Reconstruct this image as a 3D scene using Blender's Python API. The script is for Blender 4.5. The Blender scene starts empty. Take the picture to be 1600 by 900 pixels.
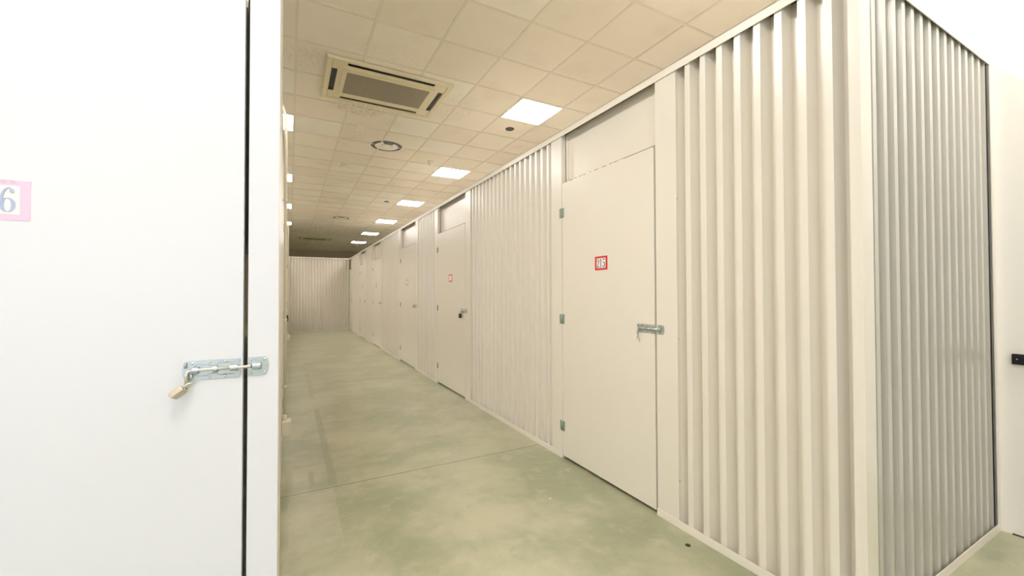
import bpy, bmesh, math, random
from mathutils import Vector, Matrix
random.seed(7)
S = bpy.context.scene
COL = S.collection
PI = math.pi

# ---------------------------------------------------------------- camera
CAM_H = 1.243
yaw, pitch, roll = 0.4879, 0.0154, -0.0024
sy, cy, sp, cp = math.sin(yaw), math.cos(yaw), math.sin(pitch), math.cos(pitch)
F = Vector((sy * cp, cy * cp, sp))
U = Vector((-sy * sp, -cy * sp, cp))
R0 = Vector((cy, -sy, 0))
Rr = R0 * math.cos(roll) + U * math.sin(roll)
Ur = -R0 * math.sin(roll) + U * math.cos(roll)
cd = bpy.data.cameras.new('camera')
cam = bpy.data.objects.new('camera', cd)
COL.objects.link(cam)
M = Matrix((Rr, Ur, -F)).transposed().to_4x4()
M.translation = Vector((0, 0, CAM_H))
cam.matrix_world = M
cd.sensor_width = 36
cd.lens = 640.0 / 1600 * 36
cd.shift_x = (800 - 792.3655) / 1600
cd.shift_y = -(450 - 448.9655) / 1600
cd.clip_start = 0.02
cd.clip_end = 200
S.camera = cam

# ---------------------------------------------------------------- exposure, world, daylight
S.view_settings.view_transform = 'Standard'
S.view_settings.look = 'None'
S.view_settings.gamma = 1
S.view_settings.use_curve_mapping = False
S.view_settings.exposure = 0.52
PANEL = 30.0                      # radiance of the ceiling panels
PANEL_COL = (1.0, 0.95, 0.92)
DAY = 66.0                       # watts of daylight through the window behind the camera
w = bpy.data.worlds.new('world')
S.world = w
w.use_nodes = True
w.node_tree.nodes['Background'].inputs[0].default_value = (0.85, 0.92, 1.0, 1)
w.node_tree.nodes['Background'].inputs[1].default_value = 1.0
WX0, WX1, WZ0, WZ1 = -4.2, -0.6, 0.7, 2.9      # window opening in the wall behind the camera
BACK_Y = -4.2
la = bpy.data.lights.new('daylight', 'AREA')
la.shape = 'RECTANGLE'
la.size = WX1 - WX0 - 0.1
la.size_y = WZ1 - WZ0 - 0.1
la.energy = DAY
la.color = (0.76, 0.83, 1.0)
lo = bpy.data.objects.new('daylight', la)
COL.objects.link(lo)
lo.location = ((WX0 + WX1) / 2, BACK_Y - 0.12, (WZ0 + WZ1) / 2)
lo.rotation_euler = (PI / 2, 0, 0)
try:
    S.cycles.max_bounces = 10
    S.cycles.diffuse_bounces = 6
    S.cycles.use_denoising = True
    S.cycles.sample_clamp_indirect = 6
    S.cycles.blur_glossy = 1.0
    S.cycles.denoising_prefilter = 'NONE'
except Exception:
    pass

# ---------------------------------------------------------------- materials
def mat(name, col, rough=0.5, metal=0.0, spec=0.5, noise=0.0, nscale=20, bump=0.0, bscale=200, emis=None, estr=0):
    m = bpy.data.materials.new(name)
    m.use_nodes = True
    nt = m.node_tree
    b = nt.nodes['Principled BSDF']
    b.inputs['Base Color'].default_value = (*col, 1)
    b.inputs['Roughness'].default_value = rough
    b.inputs['Metallic'].default_value = metal
    b.inputs['Specular IOR Level'].default_value = spec
    if emis:
        b.inputs['Emission Color'].default_value = (*emis, 1)
        b.inputs['Emission Strength'].default_value = estr
    tc = nt.nodes.new('ShaderNodeTexCoord')
    if noise:
        n = nt.nodes.new('ShaderNodeTexNoise')
        n.inputs['Scale'].default_value = nscale
        n.inputs['Detail'].default_value = 5
        nt.links.new(tc.outputs['Object'], n.inputs['Vector'])
        mx = nt.nodes.new('ShaderNodeMix')
        mx.data_type = 'RGBA'
        mx.inputs[6].default_value = (*[c * (1 - noise) for c in col], 1)
        mx.inputs[7].default_value = (*[min(1, c * (1 + noise)) for c in col], 1)
        nt.links.new(n.outputs[0], mx.inputs[0])
        nt.links.new(mx.outputs[2], b.inputs['Base Color'])
    if bump:
        n2 = nt.nodes.new('ShaderNodeTexNoise')
        n2.inputs['Scale'].default_value = bscale
        n2.inputs['Detail'].default_value = 4
        nt.links.new(tc.outputs['Object'], n2.inputs['Vector'])
        bp = nt.nodes.new('ShaderNodeBump')
        bp.inputs['Strength'].default_value = bump
        bp.inputs['Distance'].default_value = 0.002
        nt.links.new(n2.outputs[0], bp.inputs['Height'])
        nt.links.new(bp.outputs[0], b.inputs['Normal'])
    return m

def coat(m, wgt, rough):
    b = m.node_tree.nodes['Principled BSDF']
    b.inputs['Coat Weight'].default_value = wgt
    b.inputs['Coat Roughness'].default_value = rough
    return m

def lin(r, g, b):
    f = lambda c: (c / 255 / 12.92) if c <= 10 else ((c / 255 + 0.055) / 1.055) ** 2.4
    return (f(r), f(g), f(b))

BEIGE = mat('beige_coated_steel', lin(229, 223, 211), 0.32, noise=0.02, nscale=3)
coat(BEIGE, 1.0, 0.28)
RAIL = mat('beige_rail_steel', lin(232, 226, 214), 0.34)
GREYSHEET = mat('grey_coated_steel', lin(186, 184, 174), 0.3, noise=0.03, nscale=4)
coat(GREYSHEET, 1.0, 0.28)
WHITEDOOR = mat('white_coated_door', lin(228, 230, 236), 0.42, noise=0.01, nscale=2)
GALV = mat('galvanised_steel', lin(188, 198, 200), 0.36, metal=0.75, noise=0.12, nscale=90)
GALVG = mat('greenish_zinc', lin(158, 172, 158), 0.42, metal=0.6, noise=0.15, nscale=60)
LOCKM = mat('satin_lock_body', lin(196, 186, 164), 0.38, metal=0.5, noise=0.06, nscale=80)
SHINY = mat('bright_steel', lin(225, 222, 212), 0.3, metal=0.8)
DARK = mat('dark_metal', lin(38, 36, 32), 0.45)
BLACK = mat('black_plastic', lin(20, 20, 24), 0.35)
WHITE_WALL = mat('white_plaster', lin(248, 245, 238), 0.8, noise=0.015, nscale=3, bump=0.15, bscale=60)
PLAS = mat('white_plastic', lin(232, 226, 212), 0.4)
PIPE = mat('pvc_conduit', lin(226, 218, 200), 0.4)
ACM = mat('aged_cream_plastic', lin(214, 203, 168), 0.42, noise=0.04, nscale=6)
RED = mat('red_sticker', lin(214, 36, 38), 0.45)
PINK = mat('overexposed_red_sticker', lin(248, 204, 228), 0.5)  # red frame paled to pink, overexposure put into the colour
STW = mat('white_sticker_field', lin(246, 242, 238), 0.5)
INK = mat('dark_ink', lin(58, 60, 66), 0.5)
BLUEINK = mat('pale_blue_ink', lin(178, 190, 218), 0.5)
GREYINK = mat('grey_ink', lin(196, 176, 200), 0.5)
CREAM_MATT = mat('pale_cream_matt', lin(238, 226, 196), 0.7)
SHADE_FILL = mat('dark_rail_shade', lin(74, 74, 68), 0.9)  # dark colour painting the shade under the top rails
RUB = mat('grey_lintel', lin(150, 144, 128), 0.5)
EMIT = mat('led_diffuser', (0.9, 0.9, 0.85), 0.5, emis=PANEL_COL, estr=PANEL)

def grille_mat():
    m = mat('intake_grille', lin(148, 136, 116), 0.6)
    nt = m.node_tree
    b = nt.nodes['Principled BSDF']
    tc = nt.nodes.new('ShaderNodeTexCoord')
    ch = nt.nodes.new('ShaderNodeTexChecker')
    ch.inputs['Scale'].default_value = 150
    ch.inputs['Color1'].default_value = (*lin(160, 148, 128), 1)
    ch.inputs['Color2'].default_value = (*lin(118, 108, 92), 1)
    nt.links.new(tc.outputs['Object'], ch.inputs['Vector'])
    nt.links.new(ch.outputs[0], b.inputs['Base Color'])
    return m
GRILLE = grille_mat()

def math_node(nt, op, a, b=None, c=None):
    n = nt.nodes.new('ShaderNodeMath')
    n.operation = op
    for i, v in enumerate((a, b, c)):
        if v is None:
            continue
        if isinstance(v, (int, float)):
            n.inputs[i].default_value = v
        else:
            nt.links.new(v, n.inputs[i])
    return n.outputs[0]

def mixc(nt, fac, a, b):
    mx = nt.nodes.new('ShaderNodeMix')
    mx.data_type = 'RGBA'
    for i, v in ((0, fac), (6, a), (7, b)):
        if isinstance(v, (int, float)):
            mx.inputs[i].default_value = v
        elif isinstance(v, tuple):
            mx.inputs[i].default_value = (*v, 1)
        else:
            nt.links.new(v, mx.inputs[i])
    return mx.outputs[2]

def noise(nt, vec, scale, detail=4, rough=0.5):
    n = nt.nodes.new('ShaderNodeTexNoise')
    n.inputs['Scale'].default_value = scale
    n.inputs['Detail'].default_value = detail
    n.inputs['Roughness'].default_value = rough
    nt.links.new(vec, n.inputs['Vector'])
    return n.outputs[0]

def smooth(nt, v, lo_, hi_, a=0.0, b=1.0):
    n = nt.nodes.new('ShaderNodeMapRange')
    n.interpolation_type = 'SMOOTHSTEP'
    for i, x in enumerate((lo_, hi_, a, b)):
        n.inputs[i + 1].default_value = x
    nt.links.new(v, n.inputs[0])
    return n.outputs[0]

GX, GY, T = 0.0425, 3.5942, 0.6        # ceiling grid origin and module

def ceiling_mat():
    m = mat('mineral_fibre_tile', lin(214, 203, 180), 0.85)
    nt = m.node_tree
    b = nt.nodes['Principled BSDF']
    tc = nt.nodes.new('ShaderNodeTexCoord')
    P = tc.outputs['Object']
    sx = nt.nodes.new('ShaderNodeSeparateXYZ')
    nt.links.new(P, sx.inputs[0])
    ix = math_node(nt, 'FLOOR', math_node(nt, 'DIVIDE', math_node(nt, 'SUBTRACT', sx.outputs[0], GX), T))
    iy = math_node(nt, 'FLOOR', math_node(nt, 'DIVIDE', math_node(nt, 'SUBTRACT', sx.outputs[1], GY), T))
    cb = nt.nodes.new('ShaderNodeCombineXYZ')
    nt.links.new(ix, cb.inputs[0])
    nt.links.new(iy, cb.inputs[1])
    wn = nt.nodes.new('ShaderNodeTexWhiteNoise')
    wn.noise_dimensions = '3D'
    nt.links.new(cb.outputs[0], wn.inputs['Vector'])
    base = mixc(nt, wn.outputs['Value'], lin(224, 213, 193), lin(232, 223, 205))
    newer = math_node(nt, 'GREATER_THAN', wn.outputs['Value'], 0.84)
    base = mixc(nt, newer, base, lin(230, 224, 208))
    fine = noise(nt, P, 260, 3)
    base = mixc(nt, smooth(nt, fine, 0.55, 0.75, 0, 0.16), base, lin(150, 136, 112))
    cloud = noise(nt, P, 2.2, 4)
    base = mixc(nt, smooth(nt, cloud, 0.52, 0.72, 0, 0.2), base, lin(196, 180, 154))
    # soot patches round the air outlets
    def patch(x, y, rx, ry, amt, prev):
        dx = math_node(nt, 'DIVIDE', math_node(nt, 'SUBTRACT', sx.outputs[0], x), rx)
        dy = math_node(nt, 'DIVIDE', math_node(nt, 'SUBTRACT', sx.outputs[1], y), ry)
        d = math_node(nt, 'ADD', math_node(nt, 'MULTIPLY', dx, dx), math_node(nt, 'MULTIPLY', dy, dy))
        f = smooth(nt, d, 0.2, 1.0, 1.0, 0.0)
        f = math_node(nt, 'MULTIPLY', f, smooth(nt, noise(nt, P, 38, 5, 0.7), 0.42, 0.68, 0, amt))
        return mixc(nt, f, prev, lin(96, 84, 66))
    base = patch(0.75, 5.42, 0.4, 0.26, 0.5, base)
    base = patch(0.15, 4.5, 0.35, 0.3, 0.2, base)
    base = patch(1.85, 4.85, 0.3, 0.5, 0.15, base)
    base = patch(0.95, 4.05, 0.9, 0.25, 0.08, base)
    nt.links.new(base, b.inputs['Base Color'])
    bp = nt.nodes.new('ShaderNodeBump')
    bp.inputs['Strength'].default_value = 0.25
    bp.inputs['Distance'].default_value = 0.001
    nt.links.new(fine, bp.inputs['Height'])
    nt.links.new(bp.outputs[0], b.inputs['Normal'])
    return m

def floor_mat():
    m = mat('green_painted_concrete', lin(170, 172, 138), 0.4)
    nt = m.node_tree
    b = nt.nodes['Principled BSDF']
    tc = nt.nodes.new('ShaderNodeTexCoord')
    P = tc.outputs['Object']
    sx = nt.nodes.new('ShaderNodeSeparateXYZ')
    nt.links.new(P, sx.inputs[0])
    X, Y = sx.outputs[0], sx.outputs[1]
    n1 = noise(nt, P, 1.5, 6, 0.62)
    n2 = noise(nt, P, 7, 6, 0.65)
    n3 = noise(nt, P, 90, 3, 0.6)
    c = mixc(nt, smooth(nt, n1, 0.36, 0.64), lin(148, 153, 122), lin(185, 183, 155))
    c = mixc(nt, smooth(nt, n2, 0.5, 0.72, 0, 0.5), c, lin(196, 192, 166))
    c = mixc(nt, smooth(nt, noise(nt, P, 3.3, 5, 0.6), 0.54, 0.72, 0, 0.5), c, lin(144, 152, 117))
    c = mixc(nt, smooth(nt, n3, 0.62, 0.78, 0, 0.22), c, lin(128, 132, 100))
    # long worn strips left by old tape
    wob = math_node(nt, 'MULTIPLY', math_node(nt, 'SUBTRACT', noise(nt, P, 9, 3), 0.5), 0.03)
    def strip(x0, x1, y0, y1, amt, prev, col):
        xx = math_node(nt, 'ADD', X, wob)
        yy = math_node(nt, 'ADD', Y, wob)
        f = math_node(nt, 'MULTIPLY', smooth(nt, xx, x0 - .006, x0 + .006), smooth(nt, xx, x1 - .006, x1 + .006, 1, 0))
        f = math_node(nt, 'MULTIPLY', f, smooth(nt, yy, y0 - .02, y0 + .02))
        f = math_node(nt, 'MULTIPLY', f, smooth(nt, yy, y1 - .05, y1 + .05, 1, 0))
        f = math_node(nt, 'MULTIPLY', f, smooth(nt, n2, 0.3, 0.55, amt * 0.4, amt))
        return mixc(nt, f, prev, col)
    DK = lin(132, 130, 104)
    c = strip(0.235, 0.285, 2.92, 4.9, 0.5, c, DK)
    c = strip(0.22, 0.27, 5.4, 7.2, 0.35, c, DK)
    c = strip(0.12, 0.155, 2.95, 3.2, 0.45, c, DK)
    c = strip(-0.02, 0.02, 2.9, 3.25, 0.3, c, DK)
    c = strip(0.03, 0.2, 3.3, 3.33, 0.5, c, DK)
    # pale scuffed area by the left wall
    c = strip(0.0, 0.25, 2.25, 2.9, 0.35, c, lin(196, 194, 170))
    # expansion joints
    def joint(y0, prev, w_=0.004, col=lin(72, 74, 56), amt=0.85):
        d = math_node(nt, 'ABSOLUTE', math_node(nt, 'SUBTRACT', math_node(nt, 'ADD', Y, math_node(nt, 'MULTIPLY', wob, 0.12)), y0))
        return mixc(nt, smooth(nt, d, w_ * 0.5, w_ * 1.5, amt, 0), prev, col)
    c = joint(2.876, c)
    c = joint(6.2, c, 0.006, lin(110, 108, 84), 0.6)
    c = joint(10.2, c, 0.008, lin(110, 108, 84), 0.5)
    nt.links.new(c, b.inputs['Base Color'])
    nt.links.new(smooth(nt, n1, 0.3, 0.7, 0.3, 0.45), b.inputs['Roughness'])
    coat(m, 0.4, 0.28)
    bp = nt.nodes.new('ShaderNodeBump')
    bp.inputs['Strength'].default_value = 0.035
    bp.inputs['Distance'].default_value = 0.004
    nt.links.new(n2, bp.inputs['Height'])
    nt.links.new(bp.outputs[0], b.inputs['Normal'])
    return m

# ---------------------------------------------------------------- mesh helpers
class MB:
    def __init__(s):
        s.v, s.f, s.sm = [], [], []
    def add(s, vs, fs, smooth_=False):
        o = len(s.v)
        s.v += [tuple(p) for p in vs]
        s.f += [tuple(i + o for i in f) for f in fs]
        s.sm += [smooth_] * len(fs)
        return s
    def box(s, x0, x1, y0, y1, z0, z1, rot=None, piv=None):
        vs = [Vector((x, y, z)) for x in (x0, x1) for y in (y0, y1) for z in (z0, z1)]
        if rot is not None:
            pv = Vector(piv) if piv else Vector(((x0 + x1) / 2, (y0 + y1) / 2, (z0 + z1) / 2))
            vs = [rot @ (v - pv) + pv for v in vs]
        return s.add(vs, [(0, 1, 3, 2), (4, 6, 7, 5), (0, 4, 5, 1), (2, 3, 7, 6), (0, 2, 6, 4), (1, 5, 7, 3)])
    def prism(s, pts, y0, y1):          # polygon in x,z extruded along y
        n = len(pts)
        vs = [(x, y0, z) for x, z in pts] + [(x, y1, z) for x, z in pts]
        return s.add(vs, [tuple(range(n)), tuple(range(2 * n - 1, n - 1, -1))] + [(i, i + n, (i + 1) % n + n, (i + 1) % n) for i in range(n)])
    def tube(s, path, r, n=12):
        P_ = [Vector(p) for p in path]
        rings = []
        up = None
        for i, p in enumerate(P_):
            d = (P_[min(i + 1, len(P_) - 1)] - P_[max(i - 1, 0)]).normalized()
            if up is None:
                up = d.orthogonal().normalized()
            up = (up - d * up.dot(d)).normalized()
            sd = d.cross(up)
            rings.append([p + (up * math.cos(a) + sd * math.sin(a)) * r for a in [2 * PI * k / n for k in range(n)]])
        vs = [q for rg in rings for q in rg]
        fs = []
        for i in range(len(rings) - 1):
            for k in range(n):
                a, b_ = i * n + k, i * n + (k + 1) % n
                fs.append((a, b_, b_ + n, a + n))
        s.add(vs, fs, True)
        o = len(rings) - 1
        s.add(rings[0], [tuple(range(n))[::-1]])
        s.add(rings[o], [tuple(range(n))])
        return s
    def lathe(s, prof, c=(0, 0, 0), n=40, axis='z', sm=True):      # prof: (r, h)
        vs = []
        for r, h in prof:
            for k in range(n):
                a = 2 * PI * k / n
                if axis == 'z':
                    vs.append((c[0] + r * math.cos(a), c[1] + r * math.sin(a), c[2] + h))
                else:
                    vs.append((c[0] + r * math.cos(a), c[1] + h, c[2] + r * math.sin(a)))
        fs = []
        for i in range(len(prof) - 1):
            for k in range(n):
                a, b_ = i * n + k, i * n + (k + 1) % n
                fs.append((a, b_, b_ + n, a + n))
        return s.add(vs, fs, sm)
    def obj(s, name, m, parent=None, bevel=0, loc=None):
        me = bpy.data.meshes.new(name)
        me.from_pydata(s.v, [], s.f)
        me.polygons.foreach_set('use_smooth', s.sm)
        me.materials.append(m)
        bm = bmesh.new()
        bm.from_mesh(me)
        bmesh.ops.remove_doubles(bm, verts=bm.verts, dist=1e-6)
        bmesh.ops.recalc_face_normals(bm, faces=bm.faces)
        bm.to_mesh(me)
        bm.free()
        me.update()
        o = bpy.data.objects.new(name, me)
        COL.objects.link(o)
        if parent:
            o.parent = parent
        if loc:
            o.location = loc
        if bevel:
            b = o.modifiers.new('bevel', 'BEVEL')
            b.width = bevel
            b.segments = 2
            b.limit_method = 'ANGLE'
        return o

def tag(o, label, cat, group=None):
    o['label'] = label
    o['category'] = cat
    if group:
        o['group'] = group
    return o

def thing(name, label, cat, loc=(0, 0, 0), rotz=0, group=None):
    o = bpy.data.objects.new(name, None)
    o.empty_display_size = 0.1
    COL.objects.link(o)
    o.location = loc
    o.rotation_euler = (0, 0, rotz)
    return tag(o, label, cat, group)

def struct(name, mb, m, bevel=0):
    o = mb.obj(name, m, bevel=bevel)
    o['kind'] = 'structure'
    return o

# ---------------------------------------------------------------- room shell
CZ = CAM_H + 2.3456               # ceiling height
RX = 3.29                         # white wall on the right (near part)
RX2 = 4.7                         # the wall steps back beyond the near corner
STEP_Y = 1.3
LX = -5.5
END_Y = 24.2
struct('floor', MB().box(LX - .1, RX2 + .1, BACK_Y - .1, END_Y + .1, -0.1, 0), floor_mat())
struct('ceiling', MB().box(LX - .1, RX2 + .1, BACK_Y - .1, END_Y + .1, CZ, CZ + 0.1), ceiling_mat())
struct('wall_right', MB().box(RX, RX2 + .1, BACK_Y - .1, STEP_Y, 0, CZ).box(RX2, RX2 + .1, STEP_Y, END_Y + .1, 0, CZ), WHITE_WALL)
struct('wall_left', MB().box(LX - .1, LX, BACK_Y - .1, END_Y + .1, 0, CZ), WHITE_WALL)
struct('wall_end', MB().box(LX, RX2, END_Y, END_Y + .1, 0, CZ), mat('grey_end_wall', lin(190, 178, 158), 0.8, noise=0.03, nscale=2))
wb = MB()
wb.box(LX, WX0, BACK_Y - .1, BACK_Y, 0, CZ)
wb.box(WX1, RX, BACK_Y - .1, BACK_Y, 0, CZ)
wb.box(WX0, WX1, BACK_Y - .1, BACK_Y, 0, WZ0)
wb.box(WX0, WX1, BACK_Y - .1, BACK_Y, WZ1, CZ)
struct('wall_back', wb, WHITE_WALL)
wf = MB()
for x in (WX0, (WX0 * 2 + WX1) / 3, (WX0 + WX1 * 2) / 3, WX1 - 0.06):
    wf.box(x, x + .06, BACK_Y - .08, BACK_Y - .02, WZ0, WZ1)
for z in (WZ0, WZ1 - .06):
    wf.box(WX0, WX1, BACK_Y - .08, BACK_Y - .02, z, z + .06)
struct('window_1', wf, PLAS)

# ceiling T bars
tb = MB()
i0 = math.floor((LX - GX) / T) + 1
i1 = math.floor((RX2 - GX) / T)
for i in range(i0, i1 + 1):
    x = GX + i * T
    tb.box(x - .012, x + .012, BACK_Y if x < RX else STEP_Y, END_Y, CZ - .004, CZ + .002)
j0 = math.floor((BACK_Y - GY) / T) + 1
j1 = math.floor((END_Y - GY) / T)
for j in range(j0, j1 + 1):
    y = GY + j * T
    tb.box(LX, RX if y < STEP_Y else RX2, y - .012, y + .012, CZ - .0035, CZ + .002)
struct('trim_1', tb, mat('ceiling_grid_paint', lin(216, 206, 185), 0.6, noise=0.08, nscale=3))

# ---------------------------------------------------------------- corrugated partitions
PER, CREST, SL, DEP = 0.0904, 0.030, 0.016, 0.054
TOPZ, UNDZ, BASEZ = 2.486, 2.442, 0.042

def corr(L, first, z0, z1, th=0.0015, y0=0.003):
    """corrugated profile along x from 0 to L; 'first' = centre of the first crest"""
    pts = []
    k = -2
    while first + k * PER < L + PER:
        c = first + k * PER
        pts += [(c - CREST / 2 - SL, DEP), (c - CREST / 2, 0), (c + CREST / 2, 0), (c + CREST / 2 + SL, DEP)]
        k += 1
    out = []
    for (xa, ya), (xb, yb) in zip(pts[:-1], pts[1:]):
        if xb <= 0 or xa >= L:
            continue
        def at(x):
            return ya + (yb - ya) * (x - xa) / (xb - xa)
        pa = (max(xa, 0), at(max(xa, 0)))
        pb = (min(xb, L), at(min(xb, L)))
        if not out or abs(out[-1][0] - pa[0]) > 1e-7:
            out.append(pa)
        out.append(pb)
    mb = MB()
    n = len(out)
    vs = []
    for dy in (0, th):
        for z in (z0, z1):
            vs += [(x, y + y0 + dy, z) for x, y in out]
    fs = []
    for i in range(n - 1):
        fs.append((i, i + 1, n + i + 1, n + i))
        fs.append((2 * n + i, 3 * n + i, 3 * n + i + 1, 2 * n + i + 1))
        fs.append((i, 2 * n + i, 2 * n + i + 1, i + 1))
        fs.append((n + i, n + i + 1, 3 * n + i + 1, 3 * n + i))
    fs += [(0, n, 3 * n, 2 * n), (n - 1, 3 * n - 1, 4 * n - 1, 2 * n - 1)]
    return mb.add(vs, fs)

def rivet_mb(pts, r=0.004, h=0.0025, y=0.0):
    mb = MB()
    for x, z in pts:
        mb.lathe([(r, 0), (r * .8, -h * .7), (r * .3, -h), (0.0001, -h)], (x, y, z), 10, 'y')
    return mb

def partition(label, loc, rotz, L, pl, pr, first, group, base=True, sheet=BEIGE, base_from=0):
    """local x along the wall, front at y=0; pl / pr = widths of the flat posts at each side"""
    t = thing('corrugated_partition', label, 'partition', loc, rotz, group)
    inner = L - pl - pr
    s = corr(inner, first, 0.006, UNDZ + .03)
    s.v = [(x + pl, y, z) for x, y, z in s.v]
    s.obj('corrugated_sheet', sheet, t)
    if pl:
        MB().box(0, pl, 0, .04, 0.004, UNDZ + .02).obj('post', BEIGE, t, 0.002)
    if pr:
        MB().box(L - pr, L, 0, .04, 0.004, UNDZ + .02).obj('post', BEIGE, t, 0.002)
    b = MB().box(0, L, -.005, -.001, 0.001, BASEZ)
    b.box(0, L, -.005, .06, 0, 0.003)
    b.obj('base_rail', RAIL, t, 0.0008)
    rp = []
    if pl:
        rp += [(pl + .006, z) for z in (.25, 1.0, 1.75)]
    if rp:
        rivet_mb(rp, .004, .002, .002).obj('rivet', GALVG, t)
    return t

# numerals as pen strokes: list of (points, widths), box about 1 wide 2 high centred on 0
def arc(cx, cz, rx, rz, a0, a1, n=18):
    return [(cx + rx * math.cos(math.radians(a0 + (a1 - a0) * k / n)), cz + rz * math.sin(math.radians(a0 + (a1 - a0) * k / n))) for k in range(n + 1)]

def stroke(mb, pts, wd, y, sc, cx, cz, sxk=1.0):
    y -= .00012 * len(mb.f) ** .5
    n = len(pts)
    L, Rv = [], []
    for i, p in enumerate(pts):
        a = pts[max(i - 1, 0)]
        b = pts[min(i + 1, n - 1)]
        dx, dz = b[0] - a[0], b[1] - a[1]
        l = math.hypot(dx, dz) or 1
        w_ = wd(i / (n - 1)) if callable(wd) else wd
        nx, nz = -dz / l * w_ / 2, dx / l * w_ / 2
        L.append((cx + (p[0] + nx) * sc * sxk, y, cz + (p[1] + nz) * sc))
        Rv.append((cx + (p[0] - nx) * sc * sxk, y, cz + (p[1] - nz) * sc))
    mb.add(L + Rv, [(i, i + 1, n + i + 1, n + i) for i in range(n - 1)])

def ball(mb, x, z, r, y, sc, cx, cz, sxk=1.0):
    n = 14
    y -= .00012 * len(mb.f) ** .5
    mb.add([(cx + (x + r * math.cos(2 * PI * k / n) / 1) * sc * sxk, y, cz + (z + r * math.sin(2 * PI * k / n)) * sc) for k in range(n)], [tuple(range(n))])

def numeral(d, mb, y, sc, cx, cz, k=0.9):
    if d == '6':
        stroke(mb, arc(0, -.42, .36, .55, 0, 360, 40), lambda t: .07 + .24 * abs(math.cos(2 * PI * t)) ** 1.2, y, sc, cx, cz, k)
        stroke(mb, arc(.1, -.2, .5, 1.17, 185, 72, 26), lambda t: .30 - .22 * t ** .6 if t < .95 else .08, y, sc, cx, cz, k)
        ball(mb, .27, .72, .16, y, sc, cx, cz, k)
    elif d == '2':
        ball(mb, -.27, .5, .15, y, sc, cx, cz, k)
        stroke(mb, arc(0, .45, .34, .5, 170, -20, 24), lambda t: .08 + .2 * max(0, (t - .4) / .6), y, sc, cx, cz, k)
        stroke(mb, [(.32, .3), (.2, -.05), (-.1, -.45), (-.38, -.82)], lambda t: .27 - .18 * t, y, sc, cx, cz, k)
        stroke(mb, [(-.42, -.88), (.4, -.88)], .22, y, sc, cx, cz, k)
        stroke(mb, [(.38, -.98), (.42, -.5)], .07, y, sc, cx, cz, k)
    elif d == '1':
        stroke(mb, [(0, .98), (0, -.98)], .26, y, sc, cx, cz, k)
        stroke(mb, [(-.3, -.95), (.3, -.95)], .09, y, sc, cx, cz, k)
        stroke(mb, [(-.32, .7), (-.05, .92)], .1, y, sc, cx, cz, k)
    elif d == '5':
        stroke(mb, [(-.3, .95), (-.3, .02)], .08, y, sc, cx, cz, k)
        stroke(mb, [(-.32, .86), (.36, .86)], .22, y, sc, cx, cz, k)
        stroke(mb, arc(-.02, -.38, .36, .55, 130, -140, 30), lambda t: .08 + .2 * math.sin(PI * t) ** .8, y, sc, cx, cz, k)
        ball(mb, -.26, -.62, .14, y, sc, cx, cz, k)

def sticker(parent, x, z, border, digits=(), ink=INK, w_=.122, h=.092, small=None):
    s = MB().box(x - w_ / 2, x + w_ / 2, -.0012, 0, z - h / 2, z + h / 2).obj('number_sticker', border, parent)
    s['label'] = 'red framed number sticker' if border is RED else 'number sticker with red frame painted overexposed pink'
    MB().box(x - w_ / 2 + .017, x + w_ / 2 - .017, -.0018, -.0011, z - h / 2 + .013, z + h / 2 - .013).obj('white_field', STW, s)
    for dg, dx in digits:
        mb = MB()
        numeral(dg, mb, -.0022, .0285, x + dx, z, .92)
        mb.obj('numeral', ink, s)
    if small:
        cu = bpy.data.curves.new('lettering', 'FONT')
        cu.body = small[0]
        cu.size = small[1]
        cu.align_x = 'RIGHT'
        cu.materials.append(GREYINK)
        to = bpy.data.objects.new('lettering', cu)
        COL.objects.link(to)
        to.location = (small[2], -.0016, small[3])
        to.rotation_euler = (PI / 2, 0, 0)
        bpy.context.view_layer.update()
        me = bpy.data.meshes.new_from_object(to.evaluated_get(bpy.context.evaluated_depsgraph_get()))
        o = bpy.data.objects.new('lettering', me)
        o.location = to.location
        o.rotation_euler = to.rotation_euler
        bpy.data.objects.remove(to)
        COL.objects.link(o)
        o.parent = s
    return s

def rounded_end(x0, x1, z0, z1, side, r=None, n=8):
    """plate outline in x,z with one bowed end"""
    h = (z1 - z0) / 2
    zc = (z0 + z1) / 2
    b = 0.010
    if side > 0:
        pts = [(x0, z0), (x1 - b, z0)] + [(x1 - b + b * math.cos(a), zc + h * math.sin(a)) for a in [(-PI / 2 + PI * k / n) for k in range(1, n)]] + [(x1 - b, z1), (x0, z1)]
    else:
        pts = [(x1, z1), (x0 + b, z1)] + [(x0 + b - b * math.cos(a), zc + h * math.sin(a)) for a in [(PI / 2 - PI * k / n) for k in range(1, n)]] + [(x0 + b, z0), (x1, z0)]
    return pts

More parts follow.
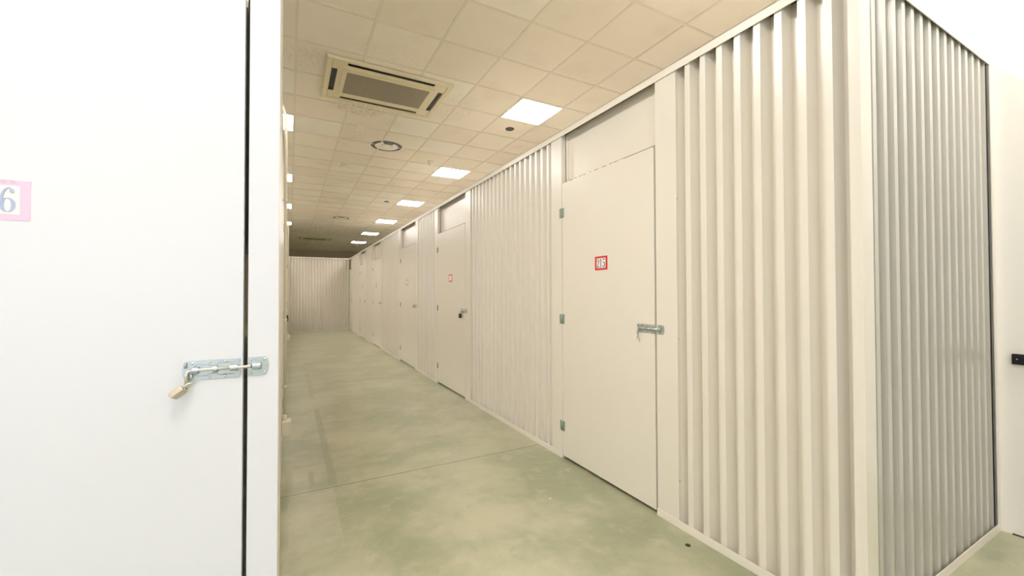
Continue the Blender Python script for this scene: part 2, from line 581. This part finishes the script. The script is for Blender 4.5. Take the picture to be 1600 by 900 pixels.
def slide_bolt(parent, x, z, fine=True):
    """x = latch edge of the leaf, z = rod axis height; front towards -y"""
    mb = MB().prism(rounded_end(x - .134, x - .005, z - .027, z + .025, -1), -.0022, 0)
    pl = mb.obj('slide_bolt', GALV, parent, 0.0006 if fine else 0)
    pl['label'] = 'galvanised slide bolt'
    rod = MB().tube([(x + .042, -.0095, z + .001), (x - .115, -.0095, z + .001), (x - .122, -.0105, z - .002), (x - .124, -.012, z - .010), (x - .124, -.012, z - .036)], .0042, 12)
    rod.obj('rod', SHINY, pl)
    st = MB()
    for xc, w_ in ((x - .105, .012), (x - .062, .010), (x - .020, .018)):
        q = [(-.0130 * math.cos(a) * .75, -.0022 - .0135 * math.sin(a)) for a in [PI * k / 10 for k in range(11)]]
        vs, fs = [], []
        for zz, yy in q:
            vs += [(xc - w_ / 2, yy, z + zz), (xc + w_ / 2, yy, z + zz)]
        for i in range(10):
            fs.append((2 * i, 2 * i + 1, 2 * i + 3, 2 * i + 2))
        st.add(vs, fs, True)
    st.obj('staple', GALV, pl)
    if fine:
        # pressed ribs and the hasp ring
        rb = MB()
        for sgn in (1, -1):
            zz = z + .0165 * sgn
            rb.tube([(x - .108, -.0026, z + .010 * sgn), (x - .100, -.0026, zz), (x - .082, -.0026, zz), (x - .076, -.0026, zz - .005 * sgn), (x - .060, -.0026, zz - .005 * sgn), (x - .054, -.0026, zz), (x - .018, -.0026, zz)], .0012, 6)
        rb.obj('pressed_rib', GALV, pl)
        MB().tube([(x - .127, -.0005, z + .020), (x - .127, -.010, z + .020), (x - .127, -.010, z + .008), (x - .127, -.0005, z + .008)], .0022, 8).obj('hasp_ring', GALV, pl)
        MB().tube([(x - .116, -.002, z - .010), (x - .113, -.013, z - .012), (x - .113, -.013, z - .022), (x - .116, -.002, z - .024)], .0022, 8).obj('hasp_ring', GALV, pl)
        for (sx_, sz) in ((-.112, .018), (-.075, .019), (-.040, .019), (-.112, -.020), (-.075, -.021), (-.040, -.021)):
            rivet_mb([(x + sx_, z + sz)], .0036, .0022, -.0022).obj('screw', SHINY, pl)
    return pl

def keeper(parent, x, z, fine=True):
    mb = MB().prism(rounded_end(x, x + .050, z - .027, z + .025, 1), -.0022, 0)
    k = mb.obj('bolt_keeper', GALV, parent, 0.0006 if fine else 0)
    k['label'] = 'galvanised bolt keeper'
    st = MB()
    q = [(-.0130 * math.cos(a) * .8, -.0022 - .0135 * math.sin(a)) for a in [PI * j / 10 for j in range(11)]]
    vs, fs = [], []
    for zz, yy in q:
        vs += [(x + .010, yy, z + zz), (x + .030, yy, z + zz)]
    for i in range(10):
        fs.append((2 * i, 2 * i + 1, 2 * i + 3, 2 * i + 2))
    st.add(vs, fs, True)
    st.obj('strap', GALV, k)
    if fine:
        for sx_, sz in ((.007, .019), (.040, .018), (.007, -.020), (.040, -.019)):
            rivet_mb([(x + sx_, z + sz)], .0036, .0022, -.0022).obj('screw', SHINY, k)
    return k

def hinge(parent, z, m=GALVG):
    h = MB().box(-.030, -.004, -.0025, 0, z - .036, z + .036)
    h.box(.004, .028, -.0025, 0, z - .036, z + .036)
    o = h.obj('hinge', m, parent)
    MB().tube([(0, -.004, z - .036), (0, -.004, z + .036)], .005, 10).obj('knuckle', m, o)
    return o

DOOR_Z0, DOOR_Z1 = 0.022, 2.080
def door(label, loc, rotz, w_, m=BEIGE, digits=(), border=RED, stx=None, group=None, fine=True, ink=INK, small=None, rivets=True, stz=1.445, latch_gap=.009):
    """local x from hinge edge (0) to latch edge (w_), front at y=0"""
    t = thing('storage_door', label, 'door', loc, rotz, group)
    MB().box(.003, w_ - latch_gap, 0, .035, DOOR_Z0, DOOR_Z1).obj('door_leaf', m, t, 0.0015)
    for z in (1.855, 1.05, .245):
        hinge(t, z)
    slide_bolt(t, w_ - .004, 1.040, fine)
    if stx is not None:
        sticker(t, stx, stz, border, digits, ink, small=small)
    if rivets:
        for z in (1.392, .706):
            for fx in (.03, w_ * .72, w_ * .5, w_ * .27):
                rivet_mb([(w_ - fx, z)], .0036, .0015, 0).obj('rivet', SHINY, t)
    return t

def transom(label, loc, rotz, w_, group=None):
    t = thing('transom_panel', label, 'panel', loc, rotz, group)
    MB().box(.0, w_, .052, .058, 2.100, UNDZ + .03).obj('flat_panel', BEIGE, t)
    MB().box(.0, w_, .040, .070, 2.084, 2.104).obj('lintel_bar', RUB, t)
    MB().box(.0, .022, .042, .052, 2.104, UNDZ + .02).obj('side_flange', BEIGE, t)
    return t

def padlock(label, loc, rot, body_m, sc=1.0, group=None):
    """hangs from its shackle at the origin, body towards -z"""
    t = thing('padlock', label, 'padlock', loc, 0, group)
    t.rotation_mode = 'ZYX'
    t.rotation_euler = rot
    b = MB().box(-.0165 * sc, .0165 * sc, -.0095 * sc, .0095 * sc, -.058 * sc, -.018 * sc)
    b.obj('body', body_m, t, .003 * sc)
    pts = [(-.011 * sc, 0, -.02 * sc), (-.011 * sc, 0, -.006 * sc)]
    pts += [(.011 * sc * math.cos(a) * -1, 0, -.006 * sc + .011 * sc * math.sin(a)) for a in [PI * k / 10 for k in range(1, 10)]]
    pts += [(.011 * sc, 0, -.006 * sc), (.011 * sc, 0, -.02 * sc)]
    MB().tube(pts, .0028 * sc, 10).obj('shackle', SHINY, t)
    MB().lathe([(.0001, -.0585 * sc), (.005 * sc, -.0585 * sc), (.005 * sc, -.0575 * sc)], (0, 0, 0), 14).obj('key_cylinder', SHINY, t)
    return t

# ---------------------------------------------------------------- right-hand run (faces -X)
W = 1.83
YC = 0.703
RZ = -PI / 2                     # local x -> -Y, local -y -> -X
def rloc(y):
    return (W, y, 0)
rail_under = []
# top rail: open channel along the whole run
tr = MB()
tr.box(W - .006, W - .002, YC + .076, 15.2, UNDZ, TOPZ)
tr.box(W - .006, W + .085, YC + .076, 15.2, TOPZ - .003, TOPZ)
tr.box(W + .081, W + .085, YC + .085, 15.2, UNDZ, TOPZ)
t = thing('top_rail', 'long beige channel rail along the top of the right-hand corridor run', 'rail', (W, YC, UNDZ))
RAIL_R = t
tr.v = [(x - W, y - YC, z - UNDZ) for x, y, z in tr.v]
tr.obj('channel', RAIL, t)
for y in (1.64, 4.43, 6.6, 9.55):
    MB().lathe([(.005, 0), (.004, -.002), (.0001, -.0025)], (0, 0, 0), 10, 'y').obj('rivet', SHINY, t, loc=(-.006, y - YC, .022)).rotation_euler = (0, 0, -PI / 2)

DOORS = [  # near edge Y, far edge Y
    (1.654, 2.555), (4.502, 5.519), (6.677, 7.693), (9.630, 10.560), (11.776, 12.640), (14.540, 15.150)]
BAYS = [  # near Y, far Y, near post, far post, first crest from far side
    (2.555, 4.502, .141, .155, .055), (5.519, 6.677, .115, .153, .045), (7.693, 9.630, .185, .19, .05),
    (10.560, 11.776, .25, .18, .05), (12.640, 14.540, .25, .2, .05)]
ORD = ['nearest', 'second', 'third', 'fourth', 'fifth', 'sixth']
BL = ['broad corrugated beige partition between the door numbered 215 and the second door',
      'narrow corrugated beige partition between the second and third doors of the right run',
      'corrugated beige partition between the third and fourth doors of the right run',
      'corrugated beige partition beyond the fourth door of the right run',
      'farthest corrugated beige partition of the right run before the end wall']
# first bay runs from the corner post to door 215
p0 = partition('corrugated beige partition between the near corner post and the door numbered 215',
               rloc(1.654 - .003), RZ, 1.651 - .740, .142, 0, .0715, 'corrugated partitions of the right run')
k = keeper(p0, .006, 1.040)
parts_R = [p0]
for (y0, y1, pn, pf, fc), lb in zip(BAYS, BL):
    p = partition(lb, rloc(y1 - .003), RZ, y1 - y0 - .006, pf, pn, fc, 'corrugated partitions of the right run')
    parts_R.append(p)
for i in range(1, 6):
    if i - 0 < len(parts_R):
        keeper(parts_R[i], .006, 1.040, i < 2)
DL = ['beige storage door with red sticker reading 215, nearest on the right',
      'beige storage door on the right with a dark padlock on its bolt',
      'third beige storage door on the right with small red framed sticker',
      'fourth beige storage door along the right run',
      'fifth beige storage door along the right run, near the end wall',
      'farthest beige storage door, in the corner by the corrugated end wall']
TLb = ['recessed beige transom panel above the door numbered 215',
       'recessed beige transom panel above the second door on the right',
       'recessed beige transom panel above the third door on the right',
       'recessed beige transom panel above the fourth door on the right',
       'recessed beige transom panel above the fifth door on the right',
       'recessed beige transom panel above the farthest door on the right']
RDOORS = []
for i, (y0, y1) in enumerate(DOORS):
    wd = y1 - y0
    stx = {0: y1 - 2.112, 1: y1 - 5.003, 2: y1 - 7.22, 3: y1 - 10.13, 4: y1 - 12.2}.get(i)
    dg = (('2', -.029), ('1', -.001), ('5', .027)) if i == 0 else ()
    RDOORS.append(door(DL[i], rloc(y1), RZ, wd, BEIGE, dg, RED, stx, 'storage doors of the right run', fine=i < 2, rivets=i < 2))
    transom(TLb[i], rloc(y1), RZ, wd, 'transom panels of the right run')
# ragged cream chips stand in for light leaking above door 215
x = 0.06
while x < .62:
    l = random.uniform(.03, .075)
    h = random.uniform(.004, .011)
    MB().prism([(x, DOOR_Z1), (x + l, DOOR_Z1), (x + l * .9, DOOR_Z1 + h * .6), (x + l * .55, DOOR_Z1 + h), (x + l * .1, DOOR_Z1 + h * .8)], .004, .028).obj('leak_light_chip', CREAM_MATT, RDOORS[0])
    x += l + random.uniform(.008, .03)

# wire seals hanging on the bolt of door 215
yb = 1.658 + .124
sw = MB()
sw.tube([(0, 0, 0), (.002, -.003, -.012), (-.002, .003, -.03), (.001, .002, -.042)], .0018, 6)
sw.tube([(0, 0, 0), (-.002, -.004, -.015), (0, -.012, -.035), (.001, -.016, -.055)], .0016, 6)
o = tag(sw.obj('wire_seal', GALVG, loc=(W - .012, yb, 1.012)), 'thin grey wire seal dangling from the bolt of the door numbered 215', 'seal')

padlock('dark padlock hanging from the bolt of the second door on the right', (W - .016, 4.63, 1.026), (0, 0, PI / 2), DARK, 1.3)

# corner post
c = thing('corner_post', 'beige folded corner post where the right run turns the corner', 'post', (W, YC, 0))
cpb = MB()
cpb.prism([(0, 0), (.083, 0), (.083, .003), (.003, .003), (.003, .036), (0, .036)], 0, 1)
cpb.v = [(x, z, .004 + y * (UNDZ + .02)) for x, y, z in cpb.v]
cpb.obj('angle', BEIGE, c)

# front face of the run (faces -Y), grey corrugated sheet
FX0, FX1 = W + .083, 3.215
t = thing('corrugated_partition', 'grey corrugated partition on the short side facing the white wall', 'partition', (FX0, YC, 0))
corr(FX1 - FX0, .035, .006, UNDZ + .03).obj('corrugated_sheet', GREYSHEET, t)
b = MB().box(-.085, FX1 - FX0 + .035, -.006, -.002, 0.001, BASEZ)
b.box(-.085, FX1 - FX0 + .035, -.006, .05, 0, .003)
b.obj('base_rail', RAIL, t, .0008)
t = thing('top_rail', 'short beige channel rail above the grey corrugated side', 'rail', (W, YC, UNDZ))
RAIL_F = t
b = MB().box(-.006, 3.252 - W, -.006, -.002, 0, .044)
b.box(-.006, -.002, -.002, .0755, 0, .044)
b.box(-.006, 3.252 - W, -.006, .0755, .041, .044)
b.obj('channel', RAIL, t, .0008)
t = thing('gap_shade', 'black strip standing in for the dark gap between grey corrugated side and white wall', 'post', (FX1, YC, 0))
MB().box(.002, .034, -.001, .05, 0.045, UNDZ - .002).obj('upright', BLACK, t)  # black strip painted where there is only a dark gap
t2 = MB().box(3.252, 3.288, YC - .004, YC + .03, 0, TOPZ).obj('wall_flange', RAIL)
tag(t2, 'pale narrow flange fixed to the white wall beside the black gap strip', 'flange')

# dark strips stand in for the shade inside both top rails
MB().box(.001, .078, .09, 14.4, .031, .040).obj('shade_strip', SHADE_FILL, RAIL_R)
MB().box(.09, 3.21 - W, .001, .07, .031, .040).obj('shade_strip', SHADE_FILL, RAIL_F)

# unseen lid added over the right-hand units to keep them dark inside
struct('shade_lid_right', MB().box(W + .09, RX2 - .002, YC + .09, 15.0, TOPZ - .03, TOPZ - .02), mat('shade_lid_board', lin(176, 172, 162), .8))

# end wall of the corridor
E = 15.20
ct = partition('corrugated beige partition closing the far end of the corridor', (-.05, E, 0), 0, W + .05 + .001 - .012, .04, .035, .06, None)
t = thing('top_rail', 'pale rail on top of the corrugated end partition', 'rail', (-.05, E, UNDZ))
b = MB().box(0, W + .04, -.006, -.002, 0, .044)
b.box(0, W + .04, -.006, .07, .041, .044)
b.obj('channel', RAIL, t)

# ---------------------------------------------------------------- left-hand unit by the camera (faces -Y)
LY = 1.365
GAP0 = -.112
door('large white storage door with pink framed sticker, left foreground', (GAP0 - .95, LY, 0), 0, .95, WHITEDOOR,
     (('2', -.029), ('1', -.001), ('6', .0245)), PINK, .95 + GAP0 * 0 - (.597 + GAP0), None, True, BLUEINK,
     ('TO  N.', .011, .95 - (.558 + GAP0), 1.4985), rivets=False, stz=1.461, latch_gap=.003)
fp = thing('front_post', 'white flat post between the left foreground door and the corridor', 'post', (-.104, LY, 0))
MB().box(0, .076, 0, .04, .004, UNDZ + .02).obj('upright', WHITEDOOR, fp, .0025)
keeper(fp, .002, 1.040)
rp = tag(MB().box(-.0325, -.0285, LY + .041, 1.80, .004, TOPZ).obj('return_panel', BEIGE), 'smooth beige return panel on the corridor side of the left foreground post', 'panel')
for x0_, z0_ in ((-.129, 1.402), (-.365, 1.405), (-.131, .67), (-.367, .667)):
    pass
padlock('small steel padlock hanging from the bolt on the white foreground door', (-.232, LY - .016, 1.006), (0, math.radians(52), math.radians(62)), LOCKM, .8)
partition('corrugated white partition left of the foreground door', (-4.0, LY, 0), 0, 4.0 + GAP0 - .95 - .006, .1, .1, .05, None, sheet=WHITEDOOR)
t = thing('top_rail', 'pale rail on top of the left foreground unit', 'rail', (-4.0, LY, UNDZ))
b = MB().box(0, 4.0 - .029, -.006, -.002, 0, .044)
b.box(0, 4.0 - .029, -.006, .07, .041, .044)
b.obj('channel', RAIL, t)
transom('recessed white transom panel above the left foreground door', (GAP0 - .95, LY, 0), 0, .95)

# left corridor side (faces +X), seen almost edge on
LW = -.052
def lloc(y):
    return (LW, y, 0)
def side_panel(label, y0, y1):
    t_ = thing('flat_partition', label, 'partition', lloc(y0), PI / 2, 'flat panels of the left corridor side')
    MB().box(0, y1 - y0 - .006, 0, .04, .004, UNDZ + .02).obj('flat_sheet', BEIGE, t_, .002)
    MB().box(0, y1 - y0 - .006, -.004, -.0005, .001, BASEZ).obj('base_rail', RAIL, t_)
    return t_
side_panel('flat beige panel behind the nearest white conduit on the left', 1.805, 4.30)
LD = [(4.30, 5.25), (7.20, 8.15), (10.2, 11.15)]
LLAB = ['beige door on the left corridor side just past the nearest junction box',
        'second beige door on the left corridor side, seen edge on',
        'third beige door on the left corridor side, seen edge on']
for i, (y0, y1) in enumerate(LD):
    door(LLAB[i], lloc(y0), PI / 2, y1 - y0, BEIGE, (), RED, None, 'doors of the left corridor side', fine=False, rivets=False)
    transom(['transom panel above the first door on the left corridor side', 'transom panel above the second door on the left corridor side', 'transom panel above the third door on the left corridor side'][i], lloc(y0), PI / 2, y1 - y0, 'transoms of the left corridor side')
for lb, y0, y1 in (('flat beige panel between the first and second left corridor doors', 5.25, 7.20),
                   ('flat beige panel behind the second white conduit on the left', 8.15, 10.2),
                   ('flat beige panel at the far end of the left corridor side', 11.15, 15.19)):
    keeper(side_panel(lb, y0 + .002, y1), .004, 1.040, False)
t = thing('top_rail', 'beige channel rail along the top of the left corridor side', 'rail', (LW, 1.80, UNDZ))
b = MB().box(.002, .006, 0, 13.39, 0, .044)
b.box(-.075, .006, 0, 13.39, .041, .044)
b.obj('channel', RAIL, t)
struct('shade_lid_left', MB().box(-4.9, LW - .09, LY + .09, 15.0, TOPZ - .03, TOPZ - .02), bpy.data.materials['shade_lid_board'])  # matching unseen lid added to keep the left units dark
padlock('black padlock on the bolt of the first left corridor door', (LW + .026, 5.13, 1.03), (math.radians(-20), 0, PI / 2), BLACK, 1.5)

def conduit(label_pipe, label_box, y, zb):
    p = thing('conduit', label_pipe, 'conduit', (LW + .022, y, zb))
    path = [(0, 0, 0), (0, 0, 2.53 - zb)]
    for k in range(1, 10):
        a = PI / 2 * k / 9
        path.append((-.11 + .11 * math.cos(a), 0, 2.53 - zb + .11 * math.sin(a) * 1.8))
    path.append((-.2, 0, path[-1][2]))
    # the pipe goes up and bends back over the top rail
    path = [(x_, y_, z_) for x_, y_, z_ in path]
    MB().tube(path, .0105, 14).obj('pipe', PIPE, p)
    for z in (.55, 1.05, 1.95):
        if z > zb:
            MB().lathe([(.0105, -.01), (.014, -.01), (.014, .01), (.0105, .01)], (0, 0, z - zb), 14).obj('pipe_clip', PLAS, p)
            MB().box(-.021, -.008, -.006, .006, z - zb - .006, z - zb + .006).obj('clip_foot', PLAS, p)
    MB().lathe([(.0105, .045), (.0165, .04), (.0165, 0), (.0105, 0)], (0, 0, 0), 14).obj('pipe_socket', PLAS, p)
    bx = thing('junction_box', label_box, 'electrical box', (LW + .001, y, zb - .105))
    MB().box(0, .052, -.05, .05, 0, .104).obj('box_body', PLAS, bx, .003)
    MB().box(.052, .064, -.052, .052, -.002, .106).obj('box_cover', PLAS, bx, .003)
conduit('white plastic conduit running up the left corridor side, nearest one', 'white junction box low on the left corridor side, nearest the camera', 3.5, .30)
conduit('second white plastic conduit on the left corridor side, farther away', 'second small white junction box farther down the left corridor side', 9.3, .42)

# black box on the white wall at the right edge
t = thing('door_latch', 'small black latch box on the white wall at right edge', 'latch', (RX, .57, .875))
MB().box(-.022, 0, -.08, .078, 0, .054).obj('housing', BLACK, t, .003)
MB().lathe([(.003, 0), (.0025, -.0015), (.0001, -.002)], (0, 0, 0), 10, 'y').obj('screw', SHINY, t, loc=(-.022, .060, .028)).rotation_euler = (0, 0, -PI / 2)

struct('trim_4', MB().box(RX - .004, RX - .0005, BACK_Y + .01, .66, .0005, .006), DARK)

# floor anchor cap
tag(MB().lathe([(.0001, .003), (.011, .003), (.013, 0)], (0, 0, 0), 20).obj('floor_cap', DARK, loc=(1.741, 1.385, 0)), 'small dark round metal cap set in the green floor', 'floor cap')
tag(MB().lathe([(.0001, .002), (.006, .002), (.009, 0)], (0, 0, 0), 14).obj('paint_chip', SHINY, loc=(1.40, 2.09, 0)), 'tiny pale chip lying on the green floor before the door numbered 215', 'chip')

# ---------------------------------------------------------------- ceiling fittings
def panel_light(label, i, j):
    x, y = GX + (i + .5) * T, GY + (j + .5) * T
    t_ = thing('ceiling_light', label, 'ceiling light', (x, y, CZ - .012), 0, 'square ceiling lights')
    h = .295
    f = MB()
    f.box(-h, h, -h, -h + .012, 0, .010)
    f.box(-h, h, h - .012, h, 0, .010)
    f.box(-h, -h + .012, -h + .012, h - .012, 0, .010)
    f.box(h - .012, h, -h + .012, h - .012, 0, .010)
    f.obj('frame', PLAS, t_)
    MB().box(-h + .012, h - .012, -h + .012, h - .012, .002, .008).obj('diffuser', EMIT, t_)
names = ['nearest', 'second', 'third', 'fourth', 'fifth', 'sixth']
for k in range(6):
    panel_light('glowing square ceiling light, %s in the row over the right run' % names[k], 4, 1 + 5 * k)
for k in range(4):
    panel_light('glowing square ceiling light, %s in the row half hidden by the left side' % names[k], -1, 4 + 5 * k)
panel_light('square ceiling light above the near end of the right run, out of frame', 4, -4)
panel_light('unseen square ceiling light added behind the camera on the right', 4, -7)  # unseen panel, moved off the row spacing to brighten the white wall
panel_light('square ceiling light above the left foreground, out of frame', -1, -3)
panel_light('square ceiling light over the open floor at the far left', -6, -9)
panel_light('unseen square ceiling light added above the camera on the left', -1, -6)  # unseen panel placed here to brighten the white wall from the left

def cassette(label, x, y):
    t_ = thing('air_conditioner', label, 'air conditioner', (x, y, CZ - .03), 0, 'ceiling air conditioners')
    hx, hy = .655, .475
    def ring(ax, ay, bx, by, z0, z1, name, m, parent=t_, bev=.002):
        f = MB()
        f.box(-ax, ax, -ay, -by, z0, z1)
        f.box(-ax, ax, by, ay, z0, z1)
        f.box(-ax, -bx, -by, by, z0, z1)
        f.box(bx, ax, -by, by, z0, z1)
        return f.obj(name, m, parent, bev)
    # outer bezel, sloped
    vs = []
    for (a, b_, z) in ((hx, hy, .026), (hx - .012, hy - .012, .0), (hx - .055, hy - .05, .004), (hx - .06, hy - .055, .016)):
        vs += [(-a, -b_, z), (a, -b_, z), (a, b_, z), (-a, b_, z)]
    fs = [(4 * r + i, 4 * r + (i + 1) % 4, 4 * r + 4 + (i + 1) % 4, 4 * r + 4 + i) for r in range(3) for i in range(4)]
    MB().add(vs, fs).obj('bezel', ACM, t_)
    # face between bezel and grille with four outlet slots
    ix, iy = hx - .06, hy - .055
    gx, gy = .475, .275
    f = MB()
    z0, z1 = .008, .014
    sl, sw_ = .455, .032
    yo0, yo1 = gy + .085, gy + .085 + .055     # long slots (y)
    for sgn in (1, -1):
        a, b_ = sorted((sgn * yo0, sgn * yo1))
        c0, c1 = sorted((sgn * iy, sgn * yo1))
        if abs(c0 - c1) > .001:
            f.box(-ix, ix, min(c0, c1), max(c0, c1), z0, z1)
        f.box(-ix, -sl, a, b_, z0, z1)
        f.box(sl, ix, a, b_, z0, z1)
        d0, d1 = sorted((sgn * yo0, sgn * gy))
        f.box(-ix, ix, d0, d1, z0, z1)
        e0, e1 = sorted((sgn * gx, sgn * (gx + .065)))
        f.box(e0, e1, -gy, gy, z0, z1)
        g0, g1 = sorted((sgn * (gx + .12), sgn * ix))
        if g1 - g0 > .0005:
            f.box(g0, g1, -gy, gy, z0, z1)
        h0, h1 = sorted((sgn * (gx + .065), sgn * (gx + .12)))
        f.box(h0, h1, -gy, -gy + .02, z0, z1)
        f.box(h0, h1, gy - .02, gy, z0, z1)
    f.obj('face_panel', ACM, t_)
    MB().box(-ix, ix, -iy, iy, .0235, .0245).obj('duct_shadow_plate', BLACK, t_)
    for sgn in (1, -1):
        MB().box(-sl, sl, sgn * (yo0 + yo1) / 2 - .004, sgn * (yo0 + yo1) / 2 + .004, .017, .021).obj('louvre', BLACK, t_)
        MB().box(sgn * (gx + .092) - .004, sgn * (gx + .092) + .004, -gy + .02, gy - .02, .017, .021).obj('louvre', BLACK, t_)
    ring(gx + .012, gy + .012, gx - .03, gy - .03, .0, .010, 'grille_frame', ACM)
    MB().box(-gx + .03, gx - .03, -gy + .03, gy - .03, .003, .008).obj('intake_grille', GRILLE, t_)
    for k in (-1, 0, 1):
        MB().box(k * .22 - .006, k * .22 + .006, -gy + .03, gy - .03, .0015, .004).obj('grille_rib', GRILLE, t_)
    return t_
cassette('cream ceiling cassette air conditioner, the large one near the camera', .965, 4.775)
cassette('far ceiling air conditioner in the dim end of the room', .93, 19.0)

def diffuser(label, x, y):
    t_ = thing('air_diffuser', label, 'air diffuser', (x, y, CZ), 0, 'round ceiling air diffusers')
    MB().lathe([(.258, 0), (.256, -.005), (.240, -.006), (.238, -.003), (.238, 0)], n=48).obj('outer_ring', PLAS, t_)
    MB().lathe([(.238, -.002), (.17, -.001), (.0001, -.001)], n=48).obj('throat_shade', BLACK, t_)  # flat black disc paints the shade of the recess
    MB().lathe([(.172, -.002), (.178, -.009), (.168, -.011), (.130, -.005), (.09, -.004)], n=48).obj('inner_cone', PLAS, t_)
    MB().lathe([(.086, -.004), (.090, -.012), (.06, -.017), (.0001, -.018)], n=36).obj('centre_disc', PLAS, t_)
    MB().box(-.07, .07, -.172, -.118, -.013, -.009).obj('dark_notch', BLACK, t_)  # black block for the dark notch in the inner cone
diffuser('round ceiling air diffuser beyond the near air conditioner', 1.345, 6.60)
diffuser('second round ceiling air diffuser far down the corridor', 1.387, 13.5)

def speaker(label, x, y):
    t_ = thing('ceiling_speaker', label, 'speaker', (x, y, CZ), 0, 'small round dark ceiling fittings')
    MB().lathe([(.062, 0), (.060, -.006), (.050, -.008)], n=30).obj('rim', DARK, t_)
    MB().lathe([(.052, -.007), (.03, -.004), (.0001, -.004)], n=30).obj('cover', BLACK, t_)
speaker('small dark round ceiling fitting beside the nearest ceiling light', 2.757, 5.102)
speaker('small dark round ceiling fitting beside the third ceiling light', 2.161, 10.594)
speaker('small dark round ceiling fitting at the dim far end', 2.767, 21.3)

def sensor(label, x, y):
    t_ = thing('motion_sensor', label, 'sensor', (x, y, CZ - .07), 0, 'white ceiling sensors')
    MB().box(-.055, .055, -.03, .03, 0, .07).obj('housing', PLAS, t_, .006)
    MB().box(-.042, .042, -.040, -.029, .0, .042).obj('lens', PLAS, t_, .003)
    MB().lathe([(.0001, -.012), (.008, -.01), (.01, 0)], (0, 0, 0), 14).obj('bulb', SHINY, t_)
sensor('small white motion sensor between air conditioner and round diffuser', .851, 5.95)
sensor('small white motion sensor beyond the near round diffuser', .856, 7.88)

def detector(label, x, y):
    t_ = thing('smoke_detector', label, 'smoke detector', (x, y, CZ), 0, 'round smoke detectors')
    MB().lathe([(.052, 0), (.052, -.010), (.046, -.026), (.044, -.034)], n=28).obj('base', PLAS, t_)
    MB().lathe([(.040, -.032), (.036, -.062), (.02, -.082), (.0001, -.085)], n=28).obj('chamber', CREAM_MATT, t_)
detector('beige smoke detector before the second ceiling light', 2.192, 7.0)
detector('white smoke detector beyond the second round diffuser', .835, 16.1)
detector('white smoke detector in the dim far ceiling', .845, 20.0)
detector('white smoke detector by the sixth ceiling light', 2.84, 20.7)
